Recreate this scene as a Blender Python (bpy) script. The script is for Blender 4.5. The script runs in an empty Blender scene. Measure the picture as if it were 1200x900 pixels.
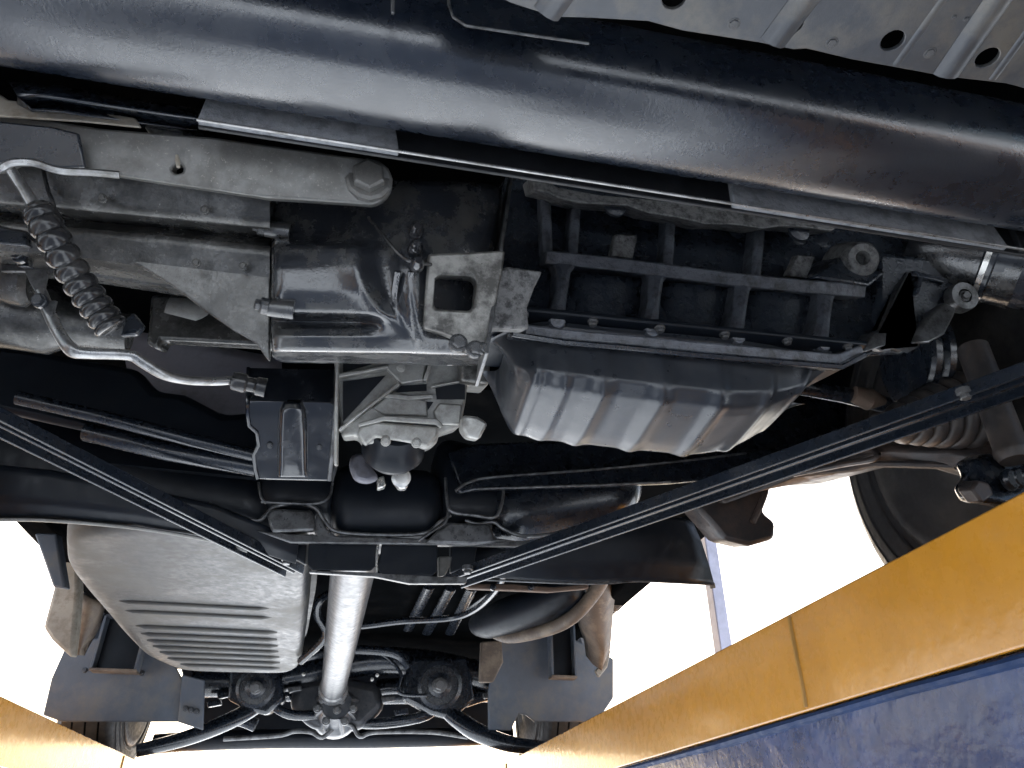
import bpy, bmesh, math, random
from mathutils import Vector, Matrix
random.seed(7)
R = math.radians
# ------------------------------------------------------------------ camera, sky, sun, exposure
sc = bpy.context.scene
CZ = 1.60                                   # camera height above the yard
F = 874.0                                   # focal length in photo pixels (1200 px wide)
PITCH = math.atan2(549, 874)
YAW = math.atan2(209, math.hypot(549, 874))
cd = bpy.data.cameras.new('camera'); cam = bpy.data.objects.new('camera', cd)
sc.collection.objects.link(cam); sc.camera = cam
cd.sensor_width = 36.0; cd.lens = F/1200*36; cd.clip_start = 0.01; cd.clip_end = 3000
fwd = Vector((math.sin(YAW)*math.cos(PITCH), math.cos(YAW)*math.cos(PITCH), math.sin(PITCH)))
right = Vector((math.cos(YAW), -math.sin(YAW), 0)); upv = right.cross(fwd)
cam.matrix_world = Matrix((( right.x, upv.x, -fwd.x, 0), (right.y, upv.y, -fwd.y, 0), (right.z, upv.z, -fwd.z, CZ), (0, 0, 0, 1)))
SUN_EL, SUN_AZ = 33.0, 2.0                # azimuth: clockwise from +Y
w = bpy.data.worlds.new('World'); sc.world = w; w.use_nodes = True
sky = w.node_tree.nodes.new('ShaderNodeTexSky'); sky.sky_type = 'NISHITA'; sky.sun_disc = False
sky.sun_elevation = R(SUN_EL); sky.sun_rotation = R(SUN_AZ); sky.dust_density = 6.0; sky.air_density = 1.0; sky.ozone_density = 1.0
bg = w.node_tree.nodes['Background']; bg.inputs['Strength'].default_value = 0.05
w.node_tree.links.new(sky.outputs[0], bg.inputs[0])
sl = bpy.data.lights.new('sun', 'SUN'); sl.energy = 5.0; sl.angle = R(0.5); sl.color = (1, .97, .93)
so = bpy.data.objects.new('sun', sl); sc.collection.objects.link(so)
sd = Vector((math.sin(R(SUN_AZ))*math.cos(R(SUN_EL)), math.cos(R(SUN_AZ))*math.cos(R(SUN_EL)), math.sin(R(SUN_EL))))
so.rotation_euler = sd.to_track_quat('Z', 'Y').to_euler(); so.location = sd*20
vs = sc.view_settings; vs.view_transform = 'Standard'; vs.look = 'None'; vs.gamma = 1.0; vs.use_curve_mapping = False
vs.exposure = 2.75
sc.render.engine = 'CYCLES'
sc.cycles.max_bounces = 8; sc.cycles.diffuse_bounces = 5; sc.cycles.glossy_bounces = 4

# ------------------------------------------------------------------ helpers
def ray(px, py):
    return right*((px-600)/F) - upv*((py-450)/F) + fwd
def PY(px, py, y): r = ray(px, py); return r*(y/r.y)
def PX(px, py, x): r = ray(px, py); return r*(x/r.x)
def PZ(px, py, z): r = ray(px, py); return r*(z/r.z)
OFF = Vector((0, 0, CZ))
WLOC = {}
def link(name, me, mat, parent=None, loc=None):
    o = bpy.data.objects.new(name, me); sc.collection.objects.link(o)
    if mat and not me.materials: me.materials.append(mat)
    wl = Vector(loc) if loc is not None else Vector((0, 0, 0))
    WLOC[o.name] = wl
    if parent is not None:
        o.parent = parent; o.location = wl - WLOC[parent.name]
    else: o.location = wl
    return o
def finish(name, bm, mat, parent, bevel=0.0, smooth=True, seg=2, auto=40, solid=0.0, sub=0):
    """mesh in camera-relative metres -> object with its origin at its own centre"""
    bmesh.ops.recalc_face_normals(bm, faces=bm.faces[:])
    c = Vector((0, 0, 0))
    for v in bm.verts: c += v.co
    c /= max(1, len(bm.verts))
    for v in bm.verts: v.co -= c
    me = bpy.data.meshes.new(name); bm.to_mesh(me); bm.free()
    if smooth:
        for p in me.polygons: p.use_smooth = True
        if auto < 180:
            try: me.set_sharp_from_angle(angle=R(auto))
            except Exception: pass
    o = link(name, me, mat, parent, c + OFF)
    if solid:
        m = o.modifiers.new('solid', 'SOLIDIFY'); m.thickness = solid; m.offset = 0
    if bevel:
        m = o.modifiers.new('bevel', 'BEVEL'); m.width = bevel; m.segments = seg; m.limit_method = 'ANGLE'; m.angle_limit = R(35); m.harden_normals = False
    if sub:
        m = o.modifiers.new('sub', 'SUBSURF'); m.levels = m.render_levels = sub
    return o
def empty(name, loc, parent=None):
    o = bpy.data.objects.new(name, None); sc.collection.objects.link(o)
    o.empty_display_size = .1; wl = Vector(loc) + OFF; WLOC[o.name] = wl
    o.location = wl - (WLOC[parent.name] if parent else Vector((0, 0, 0))); o.parent = parent
    return o
def prism(name, pts, ext, mat, parent, bevel=.0015, holes=(), **k):
    """closed outline of 3D points extruded along ext (holes are outlines inside)"""
    bm = bmesh.new(); ext = Vector(ext)
    loops = []
    for loop in [pts]+list(holes):
        vs_ = [bm.verts.new(p) for p in loop]; loops.append(vs_)
    if holes:
        es = []
        for l in loops:
            for i in range(len(l)): es.append(bm.edges.new((l[i], l[(i+1) % len(l)])))
        bmesh.ops.triangle_fill(bm, edges=es, use_beauty=True)
    else: bm.faces.new(loops[0])
    r = bmesh.ops.extrude_face_region(bm, geom=bm.faces[:])
    for g in r['geom']:
        if isinstance(g, bmesh.types.BMVert): g.co += ext
    if holes:
        bmesh.ops.dissolve_limit(bm, angle_limit=R(1), verts=bm.verts[:], edges=bm.edges[:])
    return finish(name, bm, mat, parent, bevel, **k)
def tY(px, y, ext, **k): return [PY(a, b, y) for a, b in px]
def PT(px, py, c, t):
    """point where the pixel's ray meets a plane through c that faces the front, leaning t degrees to face the ground"""
    r = ray(px, py); n = Vector((0, math.cos(R(t)), math.sin(R(t)))); return r*(n.dot(c)/n.dot(r))
def traceY(name, px, y, depth, mat, parent, bevel=.0015, holes=(), tilt=0, c=None, **k):
    """outline traced on a plane at distance y (tilt degrees off vertical), going depth metres back and up"""
    cx = sum(a for a, b in px)/len(px); cy = sum(b for a, b in px)/len(px); c = c or PY(cx, cy, y); y = c.y
    ext = Vector((0, depth, depth*max(.7*c.z/y, math.tan(R(tilt)) if tilt < 60 else 1.5)))
    return prism(name, [PT(a, b, c, tilt) for a, b in px], ext, mat, parent, bevel,
                 [[PT(a, b, c, tilt) for a, b in h] for h in holes], **k)
def traceZ(name, px, z, thick, mat, parent, bevel=.0015, holes=(), **k):
    return prism(name, [PZ(a, b, z) for a, b in px], (0, 0, thick), mat, parent, bevel,
                 [[PZ(a, b, z) for a, b in h] for h in holes], **k)
def spline(pts, n=8):
    """Catmull-Rom through points"""
    pts = [Vector(p) for p in pts]
    if len(pts) < 3: return [pts[0].lerp(pts[-1], i/n) for i in range(n+1)]
    out = []
    for i in range(len(pts)-1):
        p0 = pts[max(i-1, 0)]; p1 = pts[i]; p2 = pts[i+1]; p3 = pts[min(i+2, len(pts)-1)]
        for j in range(n):
            t = j/n
            out.append(.5*((2*p1)+(p2-p0)*t+(2*p0-5*p1+4*p2-p3)*t*t+(3*p1-p0-3*p2+p3)*t**3))
    out.append(pts[-1]); return out
def tube(name, pts, rad, mat, parent, n=12, smooth_path=0, flat=1.0, bm=None, side=None, **k):
    """round (or flattened) bar along a path; rad number or list"""
    if smooth_path:
        m0 = len(pts); pts = spline(pts, smooth_path)
        if isinstance(rad, (list, tuple)):
            rr = []
            for i in range(len(pts)):
                t = i/(len(pts)-1)*(m0-1); a = min(int(t), m0-2); rr.append(rad[a]+(rad[a+1]-rad[a])*(t-a))
            rad = rr
    pts = [Vector(p) for p in pts]; own = bm is None; bm = bm or bmesh.new()
    rings = []; ref = Vector(side) if side else Vector((0, 0, 1))
    for i, p in enumerate(pts):
        d = (pts[min(i+1, len(pts)-1)]-pts[max(i-1, 0)]).normalized()
        a = ref - d*ref.dot(d)
        if a.length < 1e-4: a = Vector((1, 0, 0)) - d*d.x
        a.normalize(); b = d.cross(a); ref = a
        r = rad[i] if isinstance(rad, (list, tuple)) else rad
        rings.append([bm.verts.new(p + a*math.cos(2*math.pi*j/n)*r*flat + b*math.sin(2*math.pi*j/n)*r) for j in range(n)])
    for q, s in zip(rings, rings[1:]):
        for j in range(n): bm.faces.new((q[j], q[(j+1) % n], s[(j+1) % n], s[j]))
    bm.faces.new(rings[0][::-1]); bm.faces.new(rings[-1])
    if own: return finish(name, bm, mat, parent, **k)
def lathe(name, org, axis, prof, mat, parent, n=28, **k):
    """prof: (distance along axis, radius)"""
    bm = bmesh.new(); d = Vector(axis).normalized()
    a = Vector((0, 0, 1)) - d*d.z
    if a.length < 1e-3: a = Vector((1, 0, 0))
    a.normalize(); b = d.cross(a); org = Vector(org); rings = []
    for t, r in prof:
        rings.append([bm.verts.new(org+d*t+(a*math.cos(2*math.pi*j/n)+b*math.sin(2*math.pi*j/n))*max(r, 1e-4)) for j in range(n)])
    for q, s in zip(rings, rings[1:]):
        for j in range(n): bm.faces.new((q[j], q[(j+1) % n], s[(j+1) % n], s[j]))
    bm.faces.new(rings[0][::-1]); bm.faces.new(rings[-1])
    return finish(name, bm, mat, parent, **k)
def loft(name, rows, mat, parent, back=None, closed=False, **k):
    """skin over rows of points; back = vector to give the skin a solid body behind it"""
    bm = bmesh.new(); g = [[bm.verts.new(p) for p in r] for r in rows]
    for a, b in zip(g, g[1:]):
        for i in range(len(a)-1): bm.faces.new((a[i], a[i+1], b[i+1], b[i]))
        if closed: bm.faces.new((a[-1], a[0], b[0], b[-1]))
    if back is not None:
        r = bmesh.ops.extrude_face_region(bm, geom=bm.faces[:])
        for q in r['geom']:
            if isinstance(q, bmesh.types.BMVert): q.co += Vector(back)
    elif closed:
        bm.faces.new(g[0][::-1]); bm.faces.new(g[-1])
    return finish(name, bm, mat, parent, **k)
def rowsY(name, rows, mat, parent, back=(0, .03, 0), dens=4, tilt=0, **k):
    """rows of (px,py,y); linear between columns, dens steps between rows; tilt leans the whole skin to face the ground"""
    out = []; A_ = [p for r in rows for p in r]; ym = sum(p[2] for p in A_)/len(A_)
    c = PY(sum(p[0] for p in A_)/len(A_), sum(p[1] for p in A_)/len(A_), ym)
    P3 = [[PY(p[0], p[1], PT(p[0], p[1], c, tilt).y+p[2]-ym) for p in r] for r in rows]
    for a, b in zip(P3, P3[1:]):
        for s in range(dens): out.append([u.lerp(v, s/dens) for u, v in zip(a, b)])
    out.append(P3[-1])
    return loft(name, out, mat, parent, back, **k)
def box(name, lo, hi, mat, parent, bevel=.002, **k):
    bm = bmesh.new(); bmesh.ops.create_cube(bm, size=1)
    for v in bm.verts: v.co = Vector([(lo[i]+hi[i])/2 + v.co[i]*(hi[i]-lo[i]) for i in range(3)])
    return finish(name, bm, mat, parent, bevel, **k)
def sweepX(name, prof, x0, x1, mat, parent, n=2, bevel=0, wob=0, **k):
    """closed (y,z) profile swept along X"""
    rows = []
    for i in range(n+1):
        x = x0+(x1-x0)*i/n
        rows.append([Vector((x, y, z)) for y, z in prof])
    return loft(name, rows, mat, parent, closed=True, bevel=bevel, **k)
_hex = {}
def bolt(parent, p, axis, r, mat, h=None, flange=True, name='bolt'):
    """shared flange bolt mesh, head pointing along axis"""
    key = (mat.name, flange)
    if key not in _hex:
        bm = bmesh.new()
        def ring(n, rad, z, ph=0): return [bm.verts.new((rad*math.cos(ph+2*math.pi*i/n), rad*math.sin(ph+2*math.pi*i/n), z)) for i in range(n)]
        def cap(r1, r2):
            n = len(r1)
            for i in range(n): bm.faces.new((r1[i], r1[(i+1) % n], r2[(i+1) % n], r2[i]))
        if flange:
            a = ring(12, 1.0, -.6); b = ring(12, 1.0, .12); c = ring(12, .86, .22)
            cap(a, b); cap(b, c); bm.faces.new(c)
        a = ring(6, .72, -.6); b = ring(6, .72, .75); c = ring(6, .60, .85)
        cap(a, b); cap(b, c); bm.faces.new(c)
        bmesh.ops.recalc_face_normals(bm, faces=bm.faces[:])
        me = bpy.data.meshes.new('bolt'); bm.to_mesh(me); bm.free(); me.materials.append(mat); _hex[key] = me
    o = link(name, _hex[key], mat, parent, Vector(p)+OFF)
    q = Vector(axis).to_track_quat('Z', 'Y'); o.rotation_mode = 'QUATERNION'
    o.rotation_quaternion = q @ Matrix.Rotation(random.uniform(0, 1), 3, 'Z').to_quaternion(); o.scale = (r, r, h or r)
    return o

# ------------------------------------------------------------------ materials
def rgb(c): return (c[0], c[1], c[2], 1)
def material(name, base, rough=.5, metal=0.0, dirt=None, dirt_amt=.5, dirt_scale=18, dirt_rough=None, grain=300, bump=.15,
             bump_dist=.001, var=.25, coat=0.0, speck=None, speck_scale=260, speck_amt=.3, lump=None, stretch=None, spec=.5):
    m = bpy.data.materials.new(name); m.use_nodes = True; nt = m.node_tree; N = nt.nodes.new; L = nt.links.new
    b = nt.nodes['Principled BSDF']; tc = N('ShaderNodeTexCoord'); co = tc.outputs['Object']
    if stretch:
        mp = N('ShaderNodeMapping'); mp.inputs['Scale'].default_value = stretch; L(co, mp.inputs[0]); cs = mp.outputs[0]
    else: cs = co
    def noise(s, d=4, r=.6, c=None):
        n = N('ShaderNodeTexNoise'); n.inputs['Scale'].default_value = s; n.inputs['Detail'].default_value = d
        n.inputs['Roughness'].default_value = r; L(c or co, n.inputs['Vector']); return n.outputs['Fac']
    def ramp(x, a, bb, lo=0, hi=1):
        n = N('ShaderNodeMapRange'); n.inputs['From Min'].default_value = a; n.inputs['From Max'].default_value = bb
        n.inputs['To Min'].default_value = lo; n.inputs['To Max'].default_value = hi; L(x, n.inputs['Value']); return n.outputs[0]
    def mix(f, a, bb):
        n = N('ShaderNodeMix'); n.data_type = 'RGBA'; L(f, n.inputs[0])
        for i, v in ((6, a), (7, bb)):
            if isinstance(v, tuple): n.inputs[i].default_value = rgb(v)
            else: L(v, n.inputs[i])
        return n.outputs[2]
    n1 = noise(9, 5, .65, cs); nf = noise(grain, 3, .7); nm = noise(70, 4, .6, cs)
    dk = tuple(x*(1-var) for x in base); lt = tuple(min(1, x*(1+var)) for x in base)
    col = mix(ramp(n1, .32, .68), dk, lt)
    rgh = ramp(nm, .3, .7, max(.04, rough*(1-.28)), min(1, rough*(1+.28)))
    if dirt:
        dn = noise(dirt_scale, 7, .72, cs); e = .5+.25*(.5-dirt_amt)*2
        df = ramp(dn, e-.09, e+.09)
        col = mix(df, col, dirt)
        if dirt_rough is not None:
            mx = N('ShaderNodeMix'); mx.data_type = 'FLOAT'; L(df, mx.inputs[0]); L(rgh, mx.inputs[2]); mx.inputs[3].default_value = dirt_rough; rgh = mx.outputs[0]
    if speck:
        sn = noise(speck_scale, 6, .8); th = .72-.3*speck_amt
        col = mix(ramp(sn, th-.08, th+.10), col, speck)
    L(col, b.inputs['Base Color']); L(rgh, b.inputs['Roughness'])
    b.inputs['Metallic'].default_value = metal; b.inputs['Coat Weight'].default_value = coat; b.inputs['Coat Roughness'].default_value = .12
    b.inputs['Specular IOR Level'].default_value = spec
    bp = N('ShaderNodeBump'); bp.inputs['Strength'].default_value = bump; bp.inputs['Distance'].default_value = bump_dist; L(nf, bp.inputs['Height'])
    last = bp
    if lump:
        b2 = N('ShaderNodeBump'); b2.inputs['Strength'].default_value = lump[1]; b2.inputs['Distance'].default_value = lump[2]
        L(noise(lump[0], 3, .55), b2.inputs['Height']); L(bp.outputs[0], b2.inputs['Normal']); last = b2
    L(last.outputs[0], b.inputs['Normal'])
    if coat: L(last.outputs[0], b.inputs['Coat Normal'])
    return m
M = {}
M['tube'] = material('black_underseal_paint', (.008, .0115, .019), .27, 0, dirt=(.015, .019, .026), dirt_amt=.3, dirt_scale=16, dirt_rough=.36, grain=420, bump=.25, bump_dist=.0006, lump=(60, .10, .0012), spec=.9, coat=.45)
M['flange'] = material('black_flange_and_slot', (.010, .011, .013), .5, 0, grain=350, bump=.3, bump_dist=.0006)
M['pad'] = material('rough_grey_underseal', (.24, .25, .265), .55, 0, dirt=(.14, .145, .155), dirt_amt=.4, dirt_scale=90, grain=260, bump=.8, bump_dist=.0016, lump=(90, .4, .002))
M['panel'] = material('weathered_panel', (.060, .064, .071), .38, .35, dirt=(.105, .10, .09), dirt_amt=.38, dirt_scale=22, grain=300, bump=.25, bump_dist=.0006, speck=(.07, .07, .07), speck_scale=120, speck_amt=.3, lump=(25, .2, .003))
M['arm'] = material('dusty_mount_steel', (.155, .154, .147), .42, .45, dirt=(.115, .112, .104), dirt_amt=.5, dirt_scale=40, grain=500, bump=.25, bump_dist=.0005, speck=(.4, .38, .34), speck_scale=300, speck_amt=.2)
M['case'] = material('oily_cast_aluminium', (.165, .163, .156), .3, .5, dirt=(.04, .04, .039), dirt_amt=.5, dirt_scale=11, dirt_rough=.24, grain=420, bump=.35, bump_dist=.0008, speck=(.07, .067, .06), speck_scale=330, speck_amt=.55)
M['joint'] = material('stained_flange_metal', (.22, .215, .2), .36, .4, dirt=(.05, .048, .044), dirt_amt=.48, dirt_scale=28, grain=420, bump=.3, bump_dist=.0007)
M['caselight'] = material('clean_cast_aluminium', (.40, .395, .37), .42, .35, dirt=(.27, .262, .24), dirt_amt=.45, dirt_scale=35, grain=420, bump=.3, bump_dist=.0007)
M['oily'] = material('wet_oily_casting', (.016, .018, .022), .2, 0, dirt=(.05, .049, .046), dirt_amt=.4, dirt_scale=26, dirt_rough=.38, grain=340, bump=.35, bump_dist=.0007, speck=(.08, .075, .065), speck_scale=420, speck_amt=.05, lump=(70, .2, .0015), spec=.6, coat=.8)
M['wet'] = material('wet_oil_film', (.018, .018, .02), .14, .0, grain=140, bump=.25, bump_dist=.002, lump=(28, .45, .006), spec=.8, coat=.6)
M['block'] = material('oily_cast_iron', (.022, .028, .038), .28, .0, dirt=(.04, .045, .054), dirt_amt=.25, dirt_scale=45, grain=330, bump=.8, bump_dist=.0011, speck=(.10, .10, .10), speck_scale=280, speck_amt=.15, coat=.7)
M['rib'] = material('grainy_lit_cast_rib', (.10, .11, .13), .38, .1, dirt=(.03, .031, .034), dirt_amt=.4, dirt_scale=60, grain=300, bump=1.0, bump_dist=.0014, coat=.6)  # block's iron in a lighter tone that carries the rib highlights
M['rail'] = material('rough_cast_rail', (.17, .17, .168), .6, .1, dirt=(.04, .04, .04), dirt_amt=.45, dirt_scale=110, grain=280, bump=1.0, bump_dist=.0016)
M['pan'] = material('black_enamel_sump', (.026, .030, .037), .33, .12, dirt=(.042, .045, .05), dirt_amt=.35, dirt_scale=14, dirt_rough=.38, grain=400, bump=.15, bump_dist=.0004, lump=(30, .12, .002), coat=.25)
M['tank'] = material('dusty_tank_plastic', (.042, .045, .048), .42, .15, dirt=(.076, .071, .061), dirt_amt=.45, dirt_scale=6, dirt_rough=.62, grain=500, bump=.2, bump_dist=.0004, var=.3)
M['shaft'] = material('bare_steel_tube', (.085, .09, .098), .36, .4, dirt=(.12, .122, .126), dirt_amt=.4, dirt_scale=12, grain=500, bump=.03, bump_dist=.0003)
M['frame'] = material('black_chassis_paint', (.009, .0125, .019), .27, 0, dirt=(.016, .018, .022), dirt_amt=.35, dirt_scale=40, grain=380, bump=.10, bump_dist=.0006, coat=.4)
M['black'] = material('matt_black_plastic', (.006, .0085, .013), .42, 0, dirt=(.011, .013, .016), dirt_amt=.3, dirt_scale=14, grain=300, bump=.2, bump_dist=.0005, spec=.3)
M['edge'] = material('worn_steel_and_lit_edge', (.16, .162, .165), .34, .5, dirt=(.06, .06, .06), dirt_amt=.45, dirt_scale=50, grain=350, bump=.3, bump_dist=.0006)  # bracket steel, also the pale tone of lit edges on black parts
M['edge2'] = material('dark_oily_steel', (.05, .054, .062), .36, .4, dirt=(.09, .09, .092), dirt_amt=.4, dirt_scale=20, grain=300, bump=.3, bump_dist=.001)
M['cover'] = material('glossy_black_cover', (.010, .012, .016), .16, 0, dirt=(.03, .032, .036), dirt_amt=.28, dirt_scale=30, dirt_rough=.35, grain=400, bump=.08, bump_dist=.0005, lump=(35, .15, .002), coat=.8)
M['rust'] = material('rusty_arm_steel', (.034, .031, .032), .42, .1, dirt=(.08, .056, .045), dirt_amt=.42, dirt_scale=16, grain=300, bump=.5, bump_dist=.001, speck=(.05, .035, .03), speck_scale=120, speck_amt=.3)
M['rustbright'] = material('orange_rust', (.13, .085, .062), .7, 0, dirt=(.11, .08, .06), dirt_amt=.5, dirt_scale=40, grain=250, bump=.6, bump_dist=.001)
M['beige'] = material('dusty_beige_bracket', (.33, .30, .25), .6, 0, dirt=(.21, .18, .14), dirt_amt=.4, dirt_scale=30, grain=300, bump=.3, bump_dist=.0006)
M['brown'] = material('brown_dusty_arm', (.105, .08, .062), .6, 0, dirt=(.20, .16, .12), dirt_amt=.4, dirt_scale=18, grain=300, bump=.4, bump_dist=.0008)
M['rubber'] = material('tyre_rubber', (.022, .022, .024), .6, 0, dirt=(.05, .047, .043), dirt_amt=.4, dirt_scale=10, grain=200, bump=.2, bump_dist=.0006)
M['boot'] = material('dusty_rubber_boot', (.032, .030, .031), .5, 0, dirt=(.06, .05, .045), dirt_amt=.5, dirt_scale=20, grain=250, bump=.3, bump_dist=.0006)
M['hose'] = material('black_corrugated_hose', (.018, .018, .019), .2, 0, grain=300, bump=.15, bump_dist=.0004, dirt=(.05, .048, .045), dirt_amt=.3, dirt_scale=40)
M['rod'] = material('grey_rod_and_lit_lip', (.30, .30, .30), .32, .8, dirt=(.14, .135, .125), dirt_amt=.4, dirt_scale=40, grain=300, bump=.2, bump_dist=.0004)  # rod steel, also colours the lips that catch light
M['flap'] = material('grey_rubber_flap', (.075, .09, .115), .5, 0, dirt=(.125, .122, .118), dirt_amt=.36, dirt_scale=7, grain=300, bump=.25, bump_dist=.0006, var=.2)
M['filter'] = material('blue_black_filter', (.03, .036, .048), .28, 0, grain=400, bump=.1, bump_dist=.0003, coat=.4)
M['ring'] = material('bright_steel_ring', (.62, .61, .58), .3, .8, grain=300, bump=.15, bump_dist=.0003)
M['ink'] = material('pale_filter_print', (.35, .38, .42), .5, 0)
M['liner'] = material('pale_grey_liner', (.26, .26, .30), .45, 0, dirt=(.16, .155, .17), dirt_amt=.4, dirt_scale=9, grain=300, bump=.15, bump_dist=.0004)
M['floor'] = material('black_body_underseal', (.004, .0045, .005), .6, 0, grain=160, bump=.4, bump_dist=.0012, dirt=(.009, .009, .009), dirt_amt=.3, dirt_scale=8, spec=.0)
M['orange'] = material('orange_ramp_paint', (.52, .228, .020), .28, 0, dirt=(.44, .185, .017), dirt_amt=.4, dirt_scale=2.5, grain=170, bump=.03, bump_dist=.0006, var=.07, speck=(.06, .04, .02), speck_scale=110, speck_amt=-.03, lump=(70, .10, .0022), coat=1.0)
M['blue'] = material('blue_ramp_paint', (.012, .042, .135), .28, 0, dirt=(.008, .028, .09), dirt_amt=.45, dirt_scale=14, grain=150, bump=.15, bump_dist=.001, speck=(.008, .014, .03), speck_scale=60, speck_amt=-.02, lump=(30, .35, .004), spec=.6, coat=.5)
M['bead'] = material('dull_blue_weld', (.012, .03, .085), .6, 0, grain=200, bump=.6, bump_dist=.001, spec=.2)
M['seam'] = material('brown_paint_seam', (.33, .165, .03), .4, 0, grain=200, bump=.3, bump_dist=.0008)
M['post'] = material('pale_lilac_post_paint', (.50, .49, .58), .4, 0, grain=200, bump=.1)
M['yard'] = material('concrete_yard', (.375, .42, .475), .8, 0, dirt=(.32, .36, .405), dirt_amt=.45, dirt_scale=.6, grain=60, bump=.3, bump_dist=.004)

# ------------------------------------------------------------------ setting
bm = bmesh.new(); bmesh.ops.create_grid(bm, x_segments=8, y_segments=8, size=600)
for v in bm.verts: v.co.z = -CZ
g = finish('ground', bm, M['yard'], None); g['kind'] = 'structure'
g['label'] = 'pale concrete yard beneath the raised vehicle'

H = .22                                    # ramp top above the camera
XR, XL = H/.48, -H/.387
def ramp(xi, xo, label):
    s = 1 if xo > xi else -1
    t = empty('lift_ramp', ((xi+xo)/2, 2.2, .10)); t['label'] = label; t['category'] = 'lift ramp'; t['group'] = 'ramps of the vehicle lift'
    lo, hi = min(xi, xo), max(xi, xo); Y0, Y1 = -.9, 3.7; zb = .266*XR
    def bx(n, a, b_, m, bev=.003): return box(n, a, b_, M[m], t, bev)
    bx('side_panel', (xi if s > 0 else xi-.008, Y0, zb), (xi+.008 if s > 0 else xi, Y1, H), 'orange', .002)
    bx('side_panel', (xo-.008 if s > 0 else xo, Y0, zb), (xo if s > 0 else xo+.008, Y1, H), 'orange', .002)
    bx('deck', (lo+.010, Y0, H-.012), (hi-.010, Y1, H-.003), 'orange', .001)
    bx('lower_rail', (lo+.003, Y0+.01, zb-.26), (hi-.003, Y1-.01, zb-.0006), 'blue', .003)
    e = xi+s*.003
    pts = [Vector((e+random.uniform(-.0012, .0012), y/40*(Y1-Y0)+Y0, zb-.006+random.uniform(-.0012, .001))) for y in range(41)]
    tube('weld_bead', pts, [.0045+random.uniform(-.0008, .0012) for _ in pts], M['bead'], t, n=8)
    ys = PX(932, 760, XR).y
    for y in (ys, ys+1.6):
        tube('weld_seam', [Vector((xi-s*.0002, y+.012*k/6*0+random.uniform(-.001, .001), zb+.004+(H-.008-zb)*k/6)) for k in range(7)], .0026, M['seam'], t, n=6)
    return t
ramp(XR, XR+.52, 'orange lift ramp with vertical weld seam and blue lower rail beside the brown suspension arm')
ramp(XL, XL-.52, 'orange lift ramp running below the large grey fuel tank')
# lift post far out on the right
a = PX(846, 750, 1.35); top = PX(827, 612, 1.35)
p = prism('lift_post', [Vector((a.x-.024, a.y-.03, -CZ)), Vector((a.x+.024, a.y-.03, -CZ)), Vector((a.x+.024, a.y+.03, -CZ)), Vector((a.x-.024, a.y+.03, -CZ))], (0, 0, top.z+CZ), M['post'], None, .004)
p['label'] = 'slim pale lilac steel post standing beyond the orange ramp'; p['category'] = 'post'

# ------------------------------------------------------------------ the vehicle
V = empty('vehicle', (0, 1.7, H)); V['label'] = 'underside of a raised vehicle: black crossmember tube, oily engine, grey fuel tank'; V['category'] = 'vehicle'
FR = Vector((0, -1, 0))

# --- body shell that closes everything above
def shell():
    bm = bmesh.new()
    def q(*p): bm.faces.new([bm.verts.new(x) for x in p])
    X = .84; zf = .70; zh = 1.25; y0 = -.35; y1 = 1.12; y2 = 3.75
    q((-X, y1, zf), (X, y1, zf), (X, y2, zf), (-X, y2, zf))                    # cabin floor
    q((-X, y1, zf), (X, y1, zf), (X, y1, zh), (-X, y1, zh))                    # bulkhead
    q((-X, y0, zh), (X, y0, zh), (X, y1, zh), (-X, y1, zh))                    # bonnet
    for s in (-1, 1):
        q((s*X, y0, .60), (s*X, y1, .60), (s*X, y1, zh), (s*X, y0, zh))        # wings
    q((-X, y0, .42), (X, y0, .42), (X, y0, zh), (-X, y0, zh))                  # nose
    zt_ = 1.55
    q((-X, y1, zt_), (X, y1, zt_), (X, y2, zt_), (-X, y2, zt_))                # roof
    q((-X, y2, zf), (X, y2, zf), (X, y2, zt_), (-X, y2, zt_))                  # tail
    q((-X, y1, zh), (X, y1, zh), (X, y1, zt_), (-X, y1, zt_))
    for s in (-1, 1): q((s*X, y1, zf), (s*X, y2, zf), (s*X, y2, zt_), (s*X, y1, zt_))
    bmesh.ops.remove_doubles(bm, verts=bm.verts[:], dist=.0005)
    return finish('body_floor', bm, M['floor'], V, solid=.004, smooth=False)
shell()
for s in (-1, 1):
    box('sill', (s*.80-.04 if s > 0 else -.84, 1.25, .675), (.84 if s > 0 else -.80+.04, 2.75, .80), M['floor'], V, .01)
# rear valance
zr = .425
prism('rear_valance', [Vector((-.62, 3.62, zr+.03)), Vector((-.5, 3.62, zr)), Vector((.5, 3.62, zr)), Vector((.62, 3.62, zr+.03)), Vector((.8, 3.62, .8)), Vector((-.8, 3.62, .8))], (0, .05, 0), M['black'], V, .006)

# --- crossmember tube
prof = []
yc, zc, r = .336, .479, .0450
for i in range(64):
    a = 2*math.pi*i/64; c, s_ = math.cos(a), math.sin(a); e = .78
    prof.append((yc+1.0*r*math.copysign(abs(c)**e, c), zc+r*math.copysign(abs(s_)**e, s_)))
ct = sweepX('crossmember_tube', prof, -.78, .78, M['tube'], V, n=60, auto=180)
yf = .382
flx = lambda px: PY(px, 150+.152*(px-600), yf).x
def fl(name, pa, pb, r0, r1, mat, dy, th, bev=.0008):
    """strip of flange between photo columns pa and pb, from ratio r0 to r1 (z over y)"""
    y = yf+dy
    return prism(name, [Vector((flx(pa), y, r0*yf)), Vector((flx(pb), y, r0*yf)), Vector((flx(pb+8 if pb < 1300 else pb), y, r1*yf)), Vector((flx(pa-2), y, r1*yf))], (0, th, 0), mat, ct, bev)
fl('flange', 247, 1500, 1.235, 1.142, M['flange'], .006, .003)  # black strip whose bare stretch stands in for the dark slot
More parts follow.
